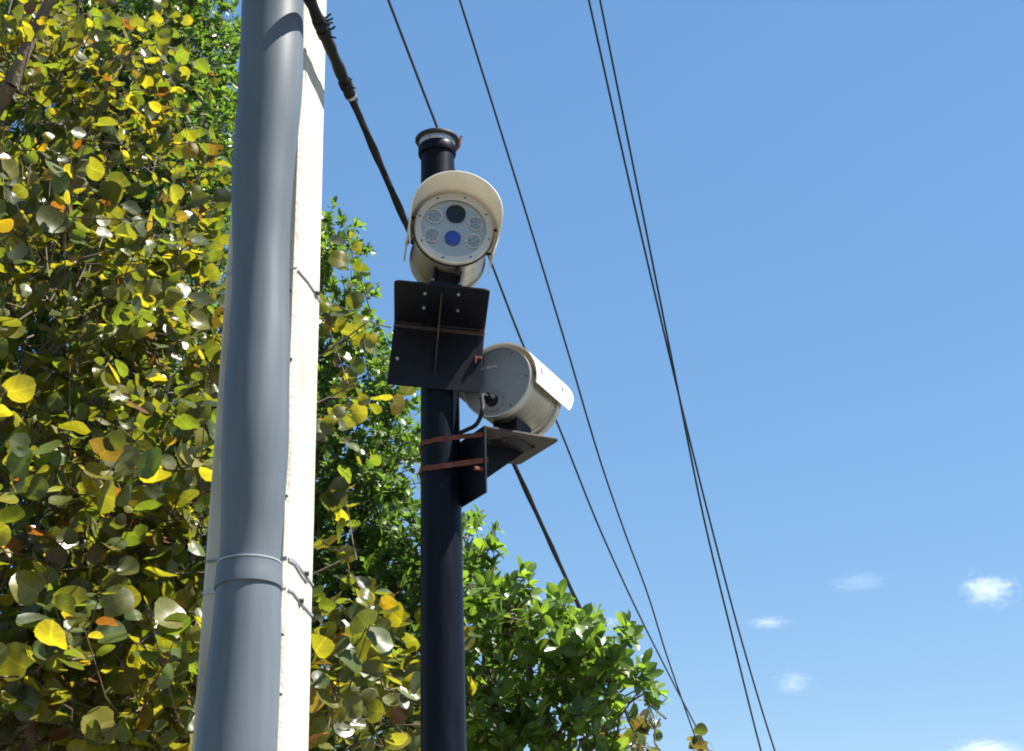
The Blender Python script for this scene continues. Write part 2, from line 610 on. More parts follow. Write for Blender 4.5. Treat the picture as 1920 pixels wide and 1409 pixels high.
s1 = strap((425, 513), (546, 505), [(559, 507), (577, 528), (592, 551), (602, 568)])
s2 = strap((390, 1053), (534, 1046), [(541, 1047), (552, 1052), (572, 1077), (587, 1098)])
strap((390, 1053), (534, 1050), [(541, 1050), (552, 1056), (566, 1080), (576, 1092)])
s3 = strap((383, 1112), (536, 1105), [(540, 1106), (548, 1109), (562, 1128), (586, 1155)])
for sp_, k in ((s1, 2), (s2, 2), (s3, 2)):      # twisted buckle
    bk = MB()
    c = sp_[k]
    d = (sp_[k] - sp_[k - 1]).normalized()
    bk.tube([c - d * 0.012 + SIDE * 0.004, c + SIDE * 0.010 + Vector((0, 0, 0.006)), c + d * 0.012 + SIDE * 0.004], 0.005, 8)
    bk.tube([c + SIDE * 0.005, c + SIDE * 0.012 - Vector((0, 0, 0.03))], 0.0022, 6)
    loc_build(bk, 'strap_buckle', M['nail'], pole)

# ------------------------------------------------------------------ thick cable past the pole and through to the tree
CAB_P = fr0 + SIDE * 0.058
cab_img = [(470, -265), (520, -140), (548, -75), (578.6, 8), (604, 51), (630, 106), (657, 172), (701, 277), (761, 422), (862, 655), (968, 878), (1000, 950), (1042, 1036), (1068, 1097),
           (1093, 1155), (1140, 1265), (1168, 1325), (1195, 1382)]
ys_ = np.array([p[1] for p in cab_img], float)
xs_ = np.array([p[0] for p in cab_img], float)
cf = np.polyfit(ys_, xs_, 4)
cab_y = np.linspace(-265, 1400, 90)
cab_pts = [on_plane(float(np.polyval(cf, y)), float(y), CAB_P, SIDE) for y in cab_y]
cable = thing('overhead_cable', 'thick black bundled cable running from the concrete pole behind the cameras into the green tree', 'cable', cab_pts[0])
bb = MB()
far = cab_pts[-1] + (cab_pts[-1] - cab_pts[-4]).normalized() * 12 + Vector((0, 0, 0.7))
near = cab_pts[0] + (cab_pts[0] - cab_pts[3]).normalized() * 6
bb.tube([near] + cab_pts + [far], 0.0135, 12)
for k in range(2):                              # a second strand laid round the first
    pts2 = []
    for i, p in enumerate(cab_pts):
        a = i * 0.55 + k * 3.1
        pts2.append(p + SIDE * 0.009 * math.cos(a) + Vector((0, 0, 0.010)) * math.sin(a))
    bb.tube(pts2, 0.008, 8)
loc_build(bb, 'bundle', M['rubber'], cable, angle=50)


def cab_at(y):
    return on_plane(float(np.polyval(cf, y)), float(y), CAB_P, SIDE)


bb = MB()                                        # taped splice, thicker
ys2 = np.linspace(-110, 176, 24)
bb.tube([cab_at(y) + Vector((0, 0, 0.002 * math.sin(i * 2.1))) for i, y in enumerate(ys2)],
        [0.0215 + 0.0022 * math.sin(i * 1.7) for i in range(24)], 14)
loc_build(bb, 'splice_wrap', M['rubber'], cable, angle=50)
for (yy, nprong, L) in ((44, 5, 0.032), (62, 4, 0.026), (158, 2, 0.016)):
    bb = MB()
    c = cab_at(yy)
    d = (cab_at(yy + 10) - cab_at(yy - 10)).normalized()
    bb.tube([c - d * 0.016, c + d * 0.016], 0.026, 14)
    for k in range(nprong):
        a = -0.9 + 1.8 * k / max(1, nprong - 1)
        v = (SIDE * math.cos(a) + Vector((0, 0, 1)) * math.sin(a) * 0.8 + Vector((0, 0, 0.35))).normalized()
        o_ = c + d * random.uniform(-0.014, 0.014)
        bb.tube([o_, o_ + v * (0.024 + L * random.uniform(0.5, 1))], [0.006, 0.0035], 6)
    loc_build(bb, 'splice_clip', M['rubber'], cable)
bb = MB()
c = cab_at(180)
d = (cab_at(190) - cab_at(170)).normalized()
bb.tube([c - d * 0.006, c + d * 0.006], 0.0225, 14)
loc_build(bb, 'cable_tie', M['steel'], cable)
# messenger strand above the cable, which throws the second, thinner shadow on the pipe
bb = MB()
bb.tube([p + Vector((0, 0, 0.034)) + SIDE * 0.004 for p in cab_pts[:26]], 0.005, 8)
loc_build(bb, 'messenger_strand', M['wire'], cable)

# ------------------------------------------------------------------ thin overhead wires
def wire(pts, vpx, z_top, label, rad, deg=3):
    a = math.atan((vpx - 960) / 2896)
    dr = Vector((math.sin(a), math.cos(a), 0))
    sd = Vector((math.cos(a), -math.sin(a), 0))
    ys, xs = np.array([p[1] for p in pts], float), np.array([p[0] for p in pts], float)
    p0 = at_z(pts[0][0], pts[0][1], z_top)
    y = np.linspace(0, ys[-1], 60)
    P = [on_plane(float(cubic(ys, xs, v)), float(v), p0, sd) for v in y]
    far_ = P[-1] + (P[-1] - P[-3]).normalized() * 40 + Vector((0, 0, 2.2))
    near_ = P[0] + (P[0] - P[2]).normalized() * 9
    b_ = MB()
    b_.tube([near_] + P + [far_], rad, 8)
    o = thing('overhead_wire', label, 'wire', P[0])
    loc_build(b_, 'conductor', M['wire'], o)
    return o, P


w1 = wire([(728, 0), (820, 240), (918, 485), (980, 645), (1040, 782), (1128, 1000), (1189, 1134), (1265, 1286), (1314, 1380), (1345, 1440)], 1800, 6.4,
          'thin wire passing behind the capped top of the black pole and behind both cameras', 0.0075)
w2 = wire([(862, 0), (965, 330), (1065, 660), (1130, 878), (1172, 1000), (1213, 1110), (1250, 1229), (1274, 1299), (1305, 1386), (1330, 1450)], 1800, 6.6,
          'thin wire in open sky just right of both cameras, passing behind neither', 0.0065)
w3 = wire([(1104, 0), (1193, 400), (1250, 645), (1337, 1000), (1390, 1200), (1453, 1409), (1470, 1460)], 1900, 7.4,
          'wire of the close pair in open sky that ends rightmost at the bottom edge', 0.0075)
w4 = wire([(1125, 0), (1205, 400), (1253, 640), (1326, 1000), (1376, 1205), (1427, 1409), (1442, 1465)], 1900, 7.6,
          'wire of the close pair in open sky that starts rightmost at the top edge', 0.0075)

# ------------------------------------------------------------------ black pole with its cap
PY = 5.245
pb, pt = at_y(831.5, 1409, PY), at_y(820.5, 300, PY)
rb, rt = 43.5 * mpp(pb), 31.3 * mpp(pt)
ptop = at_y(819.5, 277, PY)
mast = thing('black_pole', 'round dark navy metal pole with a flanged cap, carrying two traffic cameras', 'pole', (pb.x, pb.y, 0))


def mast_c(z):
    return pb + (pt - pb) * ((z - pb.z) / (pt.z - pb.z))


def mast_r(z):
    return max(rt * 0.98, min(rb * 1.1, rb + (rt - rb) * ((z - pb.z) / (pt.z - pb.z))))


b = MB()
zz = [0.12] + list(np.linspace(0.5, ptop.z, 30))
b.tube([mast_c(z) for z in zz], [mast_r(z) for z in zz], 48)
loc_build(b, 'shaft', M['navy'], mast, angle=40)
b = MB()
c = mast_c(0.12)
b.lathe([(0, 0.13), (0.2, 0.13), (0.2, 0.155), (0.12, 0.16), (0.1, 0.2), (0, 0.2)], 40, c=(c.x, c.y, 0))
loc_build(b, 'base_flange', M['navy'], mast)
k = mpp(ptop)
zc = ptop.z
up = Vector((0, 0, 1))
b = MB()
b.lathe([(0.0, -0.042), (34.5 * k, -0.042), (35.5 * k, -0.036), (35.5 * k, -0.005), (34.5 * k, 0.0), (0, 0.0)], 48, c=ptop)
loc_build(b, 'collar', M['navy'], mast)
b = MB()
b.lathe([(0.0, 0.0005), (33.3 * k, 0.0005), (34 * k, 0.003), (34 * k, 0.025), (33.3 * k, 0.028), (0, 0.028)], 48, c=ptop)
loc_build(b, 'bright_collar', M['collar'], mast)
b = MB()
b.lathe([(0.0, 0.0285), (39 * k, 0.0285), (41 * k, 0.032), (41 * k, 0.038), (39.5 * k, 0.042), (0, 0.044)], 56, c=ptop)
loc_build(b, 'cap', M['cap'], mast)
b = MB()                                          # twisted rusty tab at the collar
t0 = ptop + Vector((34 * k, -0.02, -0.03))
b.tube([t0, t0 + Vector((0.014, -0.004, 0.018)), t0 + Vector((0.022, -0.006, 0.05)), t0 + Vector((0.03, -0.006, 0.068))], [0.008, 0.009, 0.007, 0.005], 8)
loc_build(b, 'twisted_tab', M['rust'], mast)


# ------------------------------------------------------------------ camera brackets: shelf, back plate, gusset, bands round the pole
def hull2(pts):
    pts = sorted(set((round(x, 5), round(y, 5)) for x, y in pts))

    def half(ps):
        h = []
        for p in ps:
            while len(h) >= 2 and (h[-1][0] - h[-2][0]) * (p[1] - h[-2][1]) - (h[-1][1] - h[-2][1]) * (p[0] - h[-2][0]) <= 0:
                h.pop()
            h.append(p)
        return h
    lo, hi = half(pts), half(pts[::-1])
    return lo[:-1] + hi[:-1]


def band(parent, seg, z, h=0.024, t=0.0035, slope=Vector((0, 0, 0)), mat=None):
    c, r = mast_c(z), mast_r(z) + 0.002
    pts = [(c.x + r * math.cos(a), c.y + r * math.sin(a)) for a in np.linspace(0, 2 * math.pi, 40, endpoint=False)]
    pts += [(p.x, p.y) for p in seg]
    H = hull2(pts)
    n = len(H)
    cx, cy = sum(p[0] for p in H) / n, sum(p[1] for p in H) / n
    b_ = MB()
    V_ = []
    for (x, y) in H:
        d = Vector((x - cx, y - cy, 0)).normalized()
        zz_ = z + random.uniform(-0.0035, 0.0035) + slope.x * (x - cx) + slope.y * (y - cy)
        V_ += [Vector((x, y, zz_ - h / 2)), Vector((x, y, zz_ + h / 2)), Vector((x, y, zz_ + h / 2)) + d * t, Vector((x, y, zz_ - h / 2)) + d * t]
    F_ = []
    for i in range(n):
        j = (i + 1) % n
        for a in range(4):
            a2 = (a + 1) % 4
            F_.append((i * 4 + a, i * 4 + a2, j * 4 + a2, j * 4 + a))
    b_.add(V_, F_)
    return loc_build(b_, 'rusty_band', mat or M['rust'], parent, angle=30)


def bracket(A, B, n_in, depth, hgt, label, mats):
    """A, B: the two outer corners of the shelf (its free edge), n_in: direction from free edge to back plate"""
    w_ = (B - A)
    L = w_.length
    w_.normalize()
    n_in = (n_in - w_ * n_in.dot(w_)).normalized()
    ub = w_.cross(n_in)
    if ub.z < 0:
        ub = -ub
    t = 0.008
    o = thing('camera_bracket', label, 'bracket', (A + B) / 2 + n_in * depth)
    rc = 0.022                                     # shelf with rounded outer corners
    poly = []
    for (cx, cy, a0) in ((rc, rc, 180), (L - rc, rc, 270)):
        for i in range(6):
            a = R_(a0 + 90 * i / 5)
            poly.append((cx + rc * math.cos(a), cy + rc * math.sin(a)))
    poly += [(L, depth), (0, depth)]
    b_ = MB()
    b_.prism(poly, t, A, w_, n_in, ub)
    loc_build(b_, 'shelf', mats[0], o, bevel=0.0015, angle=30)
    b_ = MB()
    p0 = A + n_in * (depth + 0.001) - ub * hgt
    b_.prism([(0, 0), (L, 0), (L, hgt + t), (0, hgt + t)], t, p0, w_, ub, n_in)
    loc_build(b_, 'back_plate', mats[1], o, bevel=0.0015, angle=30)
    b_ = MB()
    c_ = A + w_ * (L * 0.5)
    b_.prism([(0.06, -0.001), (depth - 0.001, -0.001), (depth - 0.001, -hgt * 0.80)], 0.005, c_ - w_ * 0.0025, n_in, ub, w_)
    loc_build(b_, 'gusset', mats[2], o, bevel=0.001)
    return o, w_, n_in, ub, L


# bracket 1: faces the viewer, a few degrees out of level
A1, B1 = at_y(738.5, 527.5, 4.79), at_y(919, 545.5, 4.82)
n1 = at_z(735.5, 604, A1.z) - A1
n1 = Vector((n1.x, n1.y, 0)).normalized()
w1_ = (B1 - A1).normalized()
n1_ = (n1 - w1_ * n1.dot(w1_)).normalized()
u1 = w1_.cross(n1_)
u1 = u1 if u1.z > 0 else -u1
mid1 = on_plane(824, 611, A1, u1)
dep1 = (mid1 - A1).dot(n1_)
hg1 = (mid1 - on_plane(820, 729, mid1, n1_)).dot(u1)
brk1, w1_, n1_, u1, L1 = bracket(A1, B1, n1, dep1, hg1, 'upper dark bracket under the camera that faces the viewer', (M['navy_plate'], M['navy_plate'], M['plate_old']))
for (x, y) in ((797, 549), (860, 551), (795, 576), (858, 581)):
    p = on_plane(x, y, A1, u1)
    b = MB()
    b.lathe([(0, -0.009), (0.0045, -0.009), (0.0065, -0.006), (0.0065, 0.0), (0, 0.0)], 6, c=p, ax=(w1_, n1_, u1))
    loc_build(b, 'bolt', M['collar'] if (x, y) in ((795, 576), (860, 551)) else M['steel'], brk1, smooth=False)
pf = mid1 + n1_ * 0.0005
band_z = on_plane(826, 619, mid1, n1_)
segA = [A1 + n1_ * (dep1 - 0.003) + w1_ * 0.006, A1 + n1_ * (dep1 - 0.003) + w1_ * (L1 - 0.004)]
band(brk1, segA, band_z.z, 0.015, slope=Vector((w1_.z / w1_.x, 0, 0)), mat=paint('faded_band', (0.055, 0.040, 0.042), 0.8, var=0.3, scale=25, dirt=(0.10, 0.05, 0.045), dirt_amt=0.6, dirt_scale=10))
p = on_plane(745, 673, pf, n1_)
b = MB()
b.lathe([(0, 0.010), (0.005, 0.009), (0.0075, 0.003), (0.0075, 0), (0, 0)], 10, c=p, ax=(w1_, u1, -n1_))
loc_build(b, 'bolt', M['collar'], brk1)
p = on_plane(897, 672, pf, n1_)
b = MB()
b.box(p - n1_ * 0.004, (0.030, 0.008, 0.012), (w1_, n1_, u1))
b.box(p - n1_ * 0.006 - w1_ * 0.010 - u1 * 0.012, (0.008, 0.008, 0.028), (w1_, n1_, u1))
loc_build(b, 'rusty_clip', M['rust'], brk1, bevel=0.002)
p = on_plane(904, 621, pf, n1_)
b = MB()
b.box(p - n1_ * 0.010, (0.020, 0.008, 0.020), (w1_, n1_, u1))
loc_build(b, 'band_buckle', M['rust'], brk1, bevel=0.002)

# bracket 2: points away to the right
H2 = at_y(912, 802, 5.1).z
Q1, Q2, Q3 = at_z(912, 802, H2), at_z(1050, 826, H2), at_z(966, 872, H2)
nq = (Q2 - Q1).normalized()
wq = nq.cross(up)
if wq.dot(Q3 - Q2) < 0:
    wq = -wq
depq, widq = (Q2 - Q1).length, (Q3 - Q2).dot(wq)
A2, B2 = Q2 + wq * widq, Q2
hg2 = H2 - at_y(912, 924, Q1.y).z
brk2, w2_, n2_, u2, L2 = bracket(A2, B2, -nq, depq, hg2, 'lower dark bracket, its weathered shelf jutting right under the camera seen from behind', (M['plate_old'], M['navy_plate'], M['navy_plate']))
pl = A2 - nq * depq
ins = pl + nq * 0.003
seg2 = [ins + w2_ * 0.004, ins + w2_ * (L2 - 0.001)]
zb1, zb2 = at_y(911, 812, Q1.y).z, at_y(911, 862, Q1.y).z
band(brk2, seg2, zb1, 0.019)
band(brk2, seg2, zb2, 0.021)
b = MB()
e = pl + w2_ * (L2 + 0.001)
b.box(Vector((e.x, e.y, zb2 - 0.035)) - nq * 0.02 - w2_ * 0.02, (0.012, 0.05, 0.014), (w2_, nq, up))
loc_build(b, 'rusty_clip', M['rust'], brk2, bevel=0.002)
for (x, y) in ((945, 822), (1000, 838), (965, 845)):
    p = at_z(x, y, H2)
    b = MB()
    b.lathe([(0, -0.011), (0.006, -0.011), (0.008, -0.007), (0.008, 0.0), (0, 0.0)], 6, c=p)
    loc_build(b, 'bolt', M['plate_old'], brk2, smooth=False)
b = MB()                                          # saddle between pole and plate
cz = (zb1 + zb2) / 2
b.box(mast_c(cz) + nq * (mast_r(cz) * 0.5 + 0.052), (0.06, 0.05, 0.12), (nq, w2_, up))
loc_build(b, 'saddle', M['navy_plate'], brk2)

# ------------------------------------------------------------------ the two traffic cameras
HB = 0.215
X_, Y_, Z_ = Vector((1, 0, 0)), Vector((0, 1, 0)), Vector((0, 0, 1))


def traffic_camera(label, face_c, fwd, roll, drop, white, cable_to=None, tabs=True, hood=0.108):
    """local frame: +Z out of the window, +Y up, +X right as seen from in front; origin at the centre of the window"""
    z = fwd.normalized()
    x = Vector((0, 0, 1)).cross(z).normalized()
    y = z.cross(x)
    x, y = x * math.cos(roll) - y * math.sin(roll), x * math.sin(roll) + y * math.cos(roll)
    mw = Matrix(((x.x, y.x, z.x), (x.y, y.y, z.y), (x.z, y.z, z.z))).to_4x4()
    mw.translation = face_c
    o = thing('traffic_camera', label, 'camera', mat=mw)
    b_ = MB()
    b_.lathe([(0, -0.262), (0.138, -0.262), (0.143, -0.257), (0.143, -0.02), (0.1455, -0.016), (0.1455, -0.004), (0, -0.004)], 64)
    body = b_.build('housing', M['body'], o, angle=30)
    for zr in (-0.235, -0.045):                   # clamp bands round the housing
        b_ = MB()
        b_.lathe([(0.1435, zr - 0.009), (0.1455, zr - 0.008), (0.1455, zr + 0.008), (0.1435, zr + 0.009)], 64)
        b_.build('clamp_band', M['body'], body, angle=30)
    # back
    b_ = MB()
    b_.lathe([(0, -0.271), (0.139, -0.271), (0.1445, -0.268), (0.1445, -0.2622), (0, -0.2622)], 64)
    bk = b_.build('back_plate', M['back'], o, angle=30)
    b_ = MB()
    b_.lathe([(0.1446, -0.272), (0.1500, -0.272), (0.1500, -0.240), (0.1446, -0.240)], 64)
    b_.build('rear_rim', M['ring'], o, angle=30)
    for k_ in range(6):
        a = k_ * math.pi / 3 + 0.5
        b_ = MB()
        b_.lathe([(0, -0.2745), (0.003, -0.2745), (0.0042, -0.2712), (0, -0.2712)], 8, c=(0.131 * math.sin(a), 0.131 * math.cos(a), 0))
        b_.build('screw', M['plate_old'], bk)
    b_ = MB()                                       # illegible worn label, a thin sticker
    b_.box((0.035, 0.070, -0.2717), (0.070, 0.013, 0.001))
    b_.build('sticker', paint('worn_sticker', (0.30, 0.31, 0.33), 0.6, var=0.4, scale=70, dirt=(0.15, 0.16, 0.17), dirt_amt=0.9, dirt_scale=60), bk)
    gx, gy = 0.012, -0.085
    b_ = MB()
    b_.lathe([(0.026, -0.2712), (0.043, -0.2712), (0.043, -0.281), (0.038, -0.284), (0.026, -0.284)], 32, c=(gx, gy, 0))
    b_.build('gland_ring', M['back'], bk, angle=30)
    b_ = MB()
    b_.lathe([(0, -0.2712), (0.024, -0.2712), (0.024, -0.300), (0.016, -0.305), (0.016, -0.330), (0, -0.330)], 24, c=(gx, gy, 0))
    b_.build('cable_gland', M['rubber'], bk, angle=30)
    # front: bezel, face plate, window, lenses, lamps
    b_ = MB()
    b_.lathe([(0.122, -0.003), (0.122, 0.010), (0.125, 0.014), (0.146, 0.014), (0.1515, 0.009), (0.1515, -0.015), (0.146, -0.018)], 72)
    bez = b_.build('bezel', M['ring'], o, angle=30)
    for k_ in range(8):
        a = k_ * math.pi / 4 + 0.2
        b_ = MB()
        b_.lathe([(0, 0.0175), (0.0028, 0.0172), (0.0042, 0.0142), (0, 0.0142)], 8, c=(0.1375 * math.sin(a), 0.1375 * math.cos(a), 0))
        b_.build('screw', M['plate_old'], bez)
    b_ = MB()
    b_.lathe([(0, -0.001), (0.1218, -0.001), (0.1218, -0.0035), (0, -0.0035)], 64)
    b_.build('face_plate', M['face'], o)
    b_ = MB()
    b_.lathe([(0, 0.0085), (0.1217, 0.0085)], 64)
    b_.build('window', M['glass'], o)
    for (lx, ly, lr, mat_, nm) in ((0, 0.063, 0.0376, 'lens', 'camera_lens'), (0, -0.043, 0.0302, 'blue', 'blue_lens')):
        b_ = MB()
        b_.lathe([(0, 0.0112), (lr * 0.5, 0.0108), (lr * 0.88, 0.0098), (lr * 0.93, 0.0122), (lr, 0.0116), (lr, -0.0008)], 40, c=(lx, ly, 0))
        b_.build(nm, M[mat_], o, angle=30)
    for (lx, ly) in ((-0.080, 0.039), (-0.080, -0.043), (0.080, 0.034), (0.080, -0.043)):
        b_ = MB()
        b_.lathe([(0.0265, -0.0008), (0.0275, 0.0086), (0.0290, 0.0102), (0.0305, 0.0086), (0.031, -0.0008)], 32, c=(lx, ly, 0))
        rim = b_.build('infrared_lamp', M['lamp'], o, angle=40)
        b_ = MB()
        for k_ in range(7):                          # little emitters inside the lamp
            rr_, aa = (0, 0) if k_ == 0 else (0.0165, k_ * math.pi / 3)
            b_.lathe([(0, 0.004), (0.004, 0.0032), (0.0062, 0.0005), (0.0072, -0.0008)], 12, c=(lx + rr_ * math.sin(aa), ly + rr_ * math.cos(aa), 0))
        b_.build('emitters', M['lampin'], rim)
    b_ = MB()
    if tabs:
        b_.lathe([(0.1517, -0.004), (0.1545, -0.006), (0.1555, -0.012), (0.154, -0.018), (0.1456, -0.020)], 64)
        b_.build("shadow_gap_ring", M['rubber'], o, angle=40)  # black ring added as the shade in the gap between shield and bezel
    # sun shield
    AN = R_(101)
    ro, ri = 0.1735, 0.169
    b_ = MB()
    ns = 60
    vs_, fs_ = [], []
    for k_ in range(ns + 1):
        a = -AN + 2 * AN * k_ / ns
        d = X_ * math.sin(a) + Y_ * math.cos(a)
        zf = hood - 0.06 * max(0, (abs(a) - R_(62)) / R_(39)) ** 1.5
        for (r_, z_) in ((ri, -0.262), (ro, -0.262), (ro, zf - 0.002), ((ro + ri) / 2, zf), (ri, zf - 0.002)):
            vs_.append(d * r_ + Z_ * z_)
    for k_ in range(ns):
        for i in range(5):
            j = (i + 1) % 5
            fs_.append((k_ * 5 + i, k_ * 5 + j, (k_ + 1) * 5 + j, (k_ + 1) * 5 + i))
    fs_ += [(4, 3, 2, 1, 0), tuple(ns * 5 + i for i in range(5))]
    b_.add(vs_, fs_)
    vis = b_.build('sun_shield', white, o, angle=30)
    for sgn in (-1, 1):
        for zc_ in (-0.215, -0.02):                  # stand-offs and bolts between shield and housing
            a = sgn * R_(78)
            d = X_ * math.sin(a) + Y_ * math.cos(a)
            tn = X_ * math.cos(a) - Y_ * math.sin(a)
            b_ = MB()
            b_.tube([d * 0.144 + Z_ * zc_, d * 0.1685 + Z_ * zc_], 0.006, 10)
            b_.build('spacer', M['plate_old'], vis)
            b_ = MB()
            b_.box(d * 0.1752 + Z_ * zc_, (0.003, 0.030, 0.008), (d, tn, Z_))
            b_.build('slot_bolt', M['plate_old'], vis)
            b_ = MB()
            d2 = X_ * math.sin(a - sgn * 0.2) + Y_ * math.cos(a - sgn * 0.2)
            b_.lathe([(0, 0.0022), (0.003, 0.002), (0.0042, 0), (0, 0)], 8, c=d2 * 0.1736 + Z_ * zc_, ax=(tn, Z_, d2))
            b_.build('screw', M['steel'], vis)
        a = sgn * AN
        d = X_ * math.sin(a) + Y_ * math.cos(a)
        tn = (X_ * math.cos(a) - Y_ * math.sin(a)) * sgn
        if not tabs:
            continue
        b_ = MB()
        b_.box(d * 0.172 + tn * 0.012 + Z_ * 0.012, (0.004, 0.055, 0.030), (d, tn, Z_))
        b_.box(d * 0.172 + tn * 0.045 + Z_ * 0.010, (0.004, 0.03, 0.012), (d, tn, Z_))
        b_.build('shield_tab', white, vis, bevel=0.001)
    # mount: saddle, two cheeks, foot plate
    b_ = MB()
    hb = drop
    b_.box((0, -hb + 0.006, -0.135), (0.120, 0.012, 0.17))
    for sgn in (-1, 1):
        b_.box((sgn * 0.047, (-hb + 0.012 - 0.120) / 2, -0.135), (0.012, hb - 0.012 - 0.120, 0.13))
    b_.box((0, (-hb + 0.012 - 0.135) / 2, -0.135), (0.08, hb - 0.012 - 0.135, 0.10))
    mt_ = b_.build('mount', M['navy_plate'], o, bevel=0.003)
    for sgn in (-1, 1):
        for zz_ in (-0.07, -0.20):
            b_ = MB()
            b_.tube([(sgn * 0.052, -hb + 0.012, zz_), (sgn * 0.052, -hb + 0.024, zz_)], 0.008, 6)
            b_.build('bolt', M['steel'], mt_)
    # drain fitting under the housing near the front
    b_ = MB()
    b_.tube([(0.035, -0.135, -0.045), (0.035, -0.168, -0.045)], [0.012, 0.010], 12)
    b_.build('drain_plug', M['plate_old'], o)
    if cable_to:
        g0 = mw @ Vector((gx, gy, -0.325))
        g1 = mw @ Vector((gx - 0.0, gy - 0.015, -0.37))
        pts = [g0, g1] + cable_to
        # smooth
        P2 = []
        for i in range(len(pts) - 1):
            p0_, p1_, p2_, p3_ = pts[max(i - 1, 0)], pts[i], pts[i + 1], pts[min(i + 2, len(pts) - 1)]
            for t_ in np.linspace(0, 1, 8, endpoint=False):
                P2.append(0.5 * ((2 * p1_) + (p2_ - p0_) * t_ + (2 * p0_ - 5 * p1_ + 4 * p2_ - p3_) * t_ ** 2 + (3 * p1_ - p0_ - 3 * p2_ + p3_) * t_ ** 3))
        P2.append(pts[-1])
        inv = mw.inverted()
        b_ = MB()
        b_.tube([inv @ p_ for p_ in P2], 0.0085, 10)
        b_.build('camera_cable', M['rubber'], o, angle=60)
    return o


# camera 1: find the depth at which the window centre sits HB above its shelf
Yc = 4.7
for _ in range(40):
    Yc -= ((at_y(851, 430, Yc) - A1).dot(u1) - (0.008 + HB)) * 1.5
fc1 = at_y(851, 430, Yc)
Hs = A1.z
view = (EYE - fc1)
view.z = 0
view.normalize()
pan = R_(6)
fw1 = Vector((view.x * math.cos(pan) - view.y * math.sin(pan), view.x * math.sin(pan) + view.y * math.cos(pan), 0.0))
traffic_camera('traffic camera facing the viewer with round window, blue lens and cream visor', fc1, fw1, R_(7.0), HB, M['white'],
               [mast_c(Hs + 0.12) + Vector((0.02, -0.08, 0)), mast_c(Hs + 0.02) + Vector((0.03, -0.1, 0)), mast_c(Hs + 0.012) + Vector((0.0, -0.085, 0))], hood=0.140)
# camera 2: centre of the back plate is known, it looks away
a2 = R_(64)
fw2 = Vector((math.cos(a2), math.sin(a2), -0.05)).normalized()
Yb = 5.15
for _ in range(30):
    pz = at_y(931, 716, Yb).z
    Yb -= (pz - (H2 + 0.008 + HB + 0.0)) / (pz - EYE.z) * Yb * 0.9
bc2 = at_y(931, 716, Yb)
fc2 = bc2 + fw2 * 0.271
zc1 = at_y(890, 806, 5.13).z
traffic_camera('traffic camera seen from behind with grey back plate and bright white shield', fc2, fw2, R_(0), HB + 0.271 * 0.05 - 0.0068, M['white2'],
               [at_y(905, 768, 4.99), at_y(894, 795, 5.03), at_y(876, 806, 5.09), at_y(862, 812, 5.14)], tabs=False)

# ------------------------------------------------------------------ foliage
def unit(a):
    return a / np.maximum(np.linalg.norm(a, axis=-1, keepdims=True), 1e-9)


def tpl_round(seed):
    """sea-grape leaf: nearly round, heart-shaped base, cupped and wavy; 40 triangles; length 1 along +Y from the stalk"""
    r = np.random.default_rng(seed)
    n = 14
    cup, wav, ph, fold = r.uniform(-0.45, 0.5), r.uniform(0.03, 0.11), r.uniform(0, 6.28), r.uniform(0.0, 0.38)
    asp = r.uniform(0.93, 1.18)
    vs = [(0, 0.5, 0)]
    for ring, rr in ((0, 0.27), (1, 0.5)):
        for k in range(n):
            a = 2 * math.pi * k / n
            R0 = rr * (1 + 0.04 * math.sin(3 * a + ph) + 0.03 * math.sin(5 * a + 2 * ph))
            if k == n // 2:
                R0 *= 0.72 if ring else 0.9           # notch at the stalk
            x, y = R0 * math.sin(a) * asp, 0.5 + R0 * math.cos(a)
            vs.append((x, y, 0))
    V = np.array(vs, float)
    rr = np.hypot(V[:, 0], V[:, 1] - 0.5)
    th = np.arctan2(V[:, 0], V[:, 1] - 0.5)
    V[:, 2] = cup * rr ** 2 * 1.6 + wav * np.sin(2 * th + ph) * rr * 2 + fold * np.abs(V[:, 0]) + r.uniform(-0.2, 0.2) * (V[:, 1] - 0.3) ** 2
    T = []
    for k in range(n):
        k2 = (k + 1) % n
        T += [(0, 1 + k2, 1 + k), (1 + k, 1 + k2, 1 + n + k2), (1 + k, 1 + n + k2, 1 + n + k)]
    uv = np.stack([V[:, 0], V[:, 1], np.zeros(len(V))], 1)
    return V, np.array(T), uv


def tpl_oval(seed, width, rows, wmax=0.55, fold=0.25, curl=0.25):
    """pointed oval leaf, widest at wmax of its length; folded on the midrib and curling back"""
    r = np.random.default_rng(seed)
    fold *= r.uniform(0.5, 1.4)
    curl *= r.uniform(-0.3, 1.5)
    V, uv, T = [(0, 0, 0)], [(0, 0, 0)], []
    for i in range(1, rows):
        t = i / rows
        w = width * (math.sin(math.pi * t ** (math.log(0.5) / math.log(wmax))) ** 0.75) * 0.5
        z0 = -curl * t * t
        V += [(-w, t, z0 + fold * w), (0, t, z0), (w, t, z0 + fold * w)]
        uv += [(-w / width, t, 0), (0, t, 0), (w / width, t, 0)]
    V.append((0, 1, -curl))
    uv.append((0, 1, 0))
    T += [(0, 2, 1), (0, 3, 2)]
    for i in range(rows - 2):
        a, b_ = 1 + 3 * i, 4 + 3 * i
        for k in range(2):
            T += [(a + k, a + k + 1, b_ + k + 1), (a + k, b_ + k + 1, b_ + k)]
    e = len(V) - 1
    a = 1 + 3 * (rows - 2)
    T += [(a, a + 1, e), (a + 1, a + 2, e)]
    return np.array(V, float), np.array(T), np.array(uv, float)


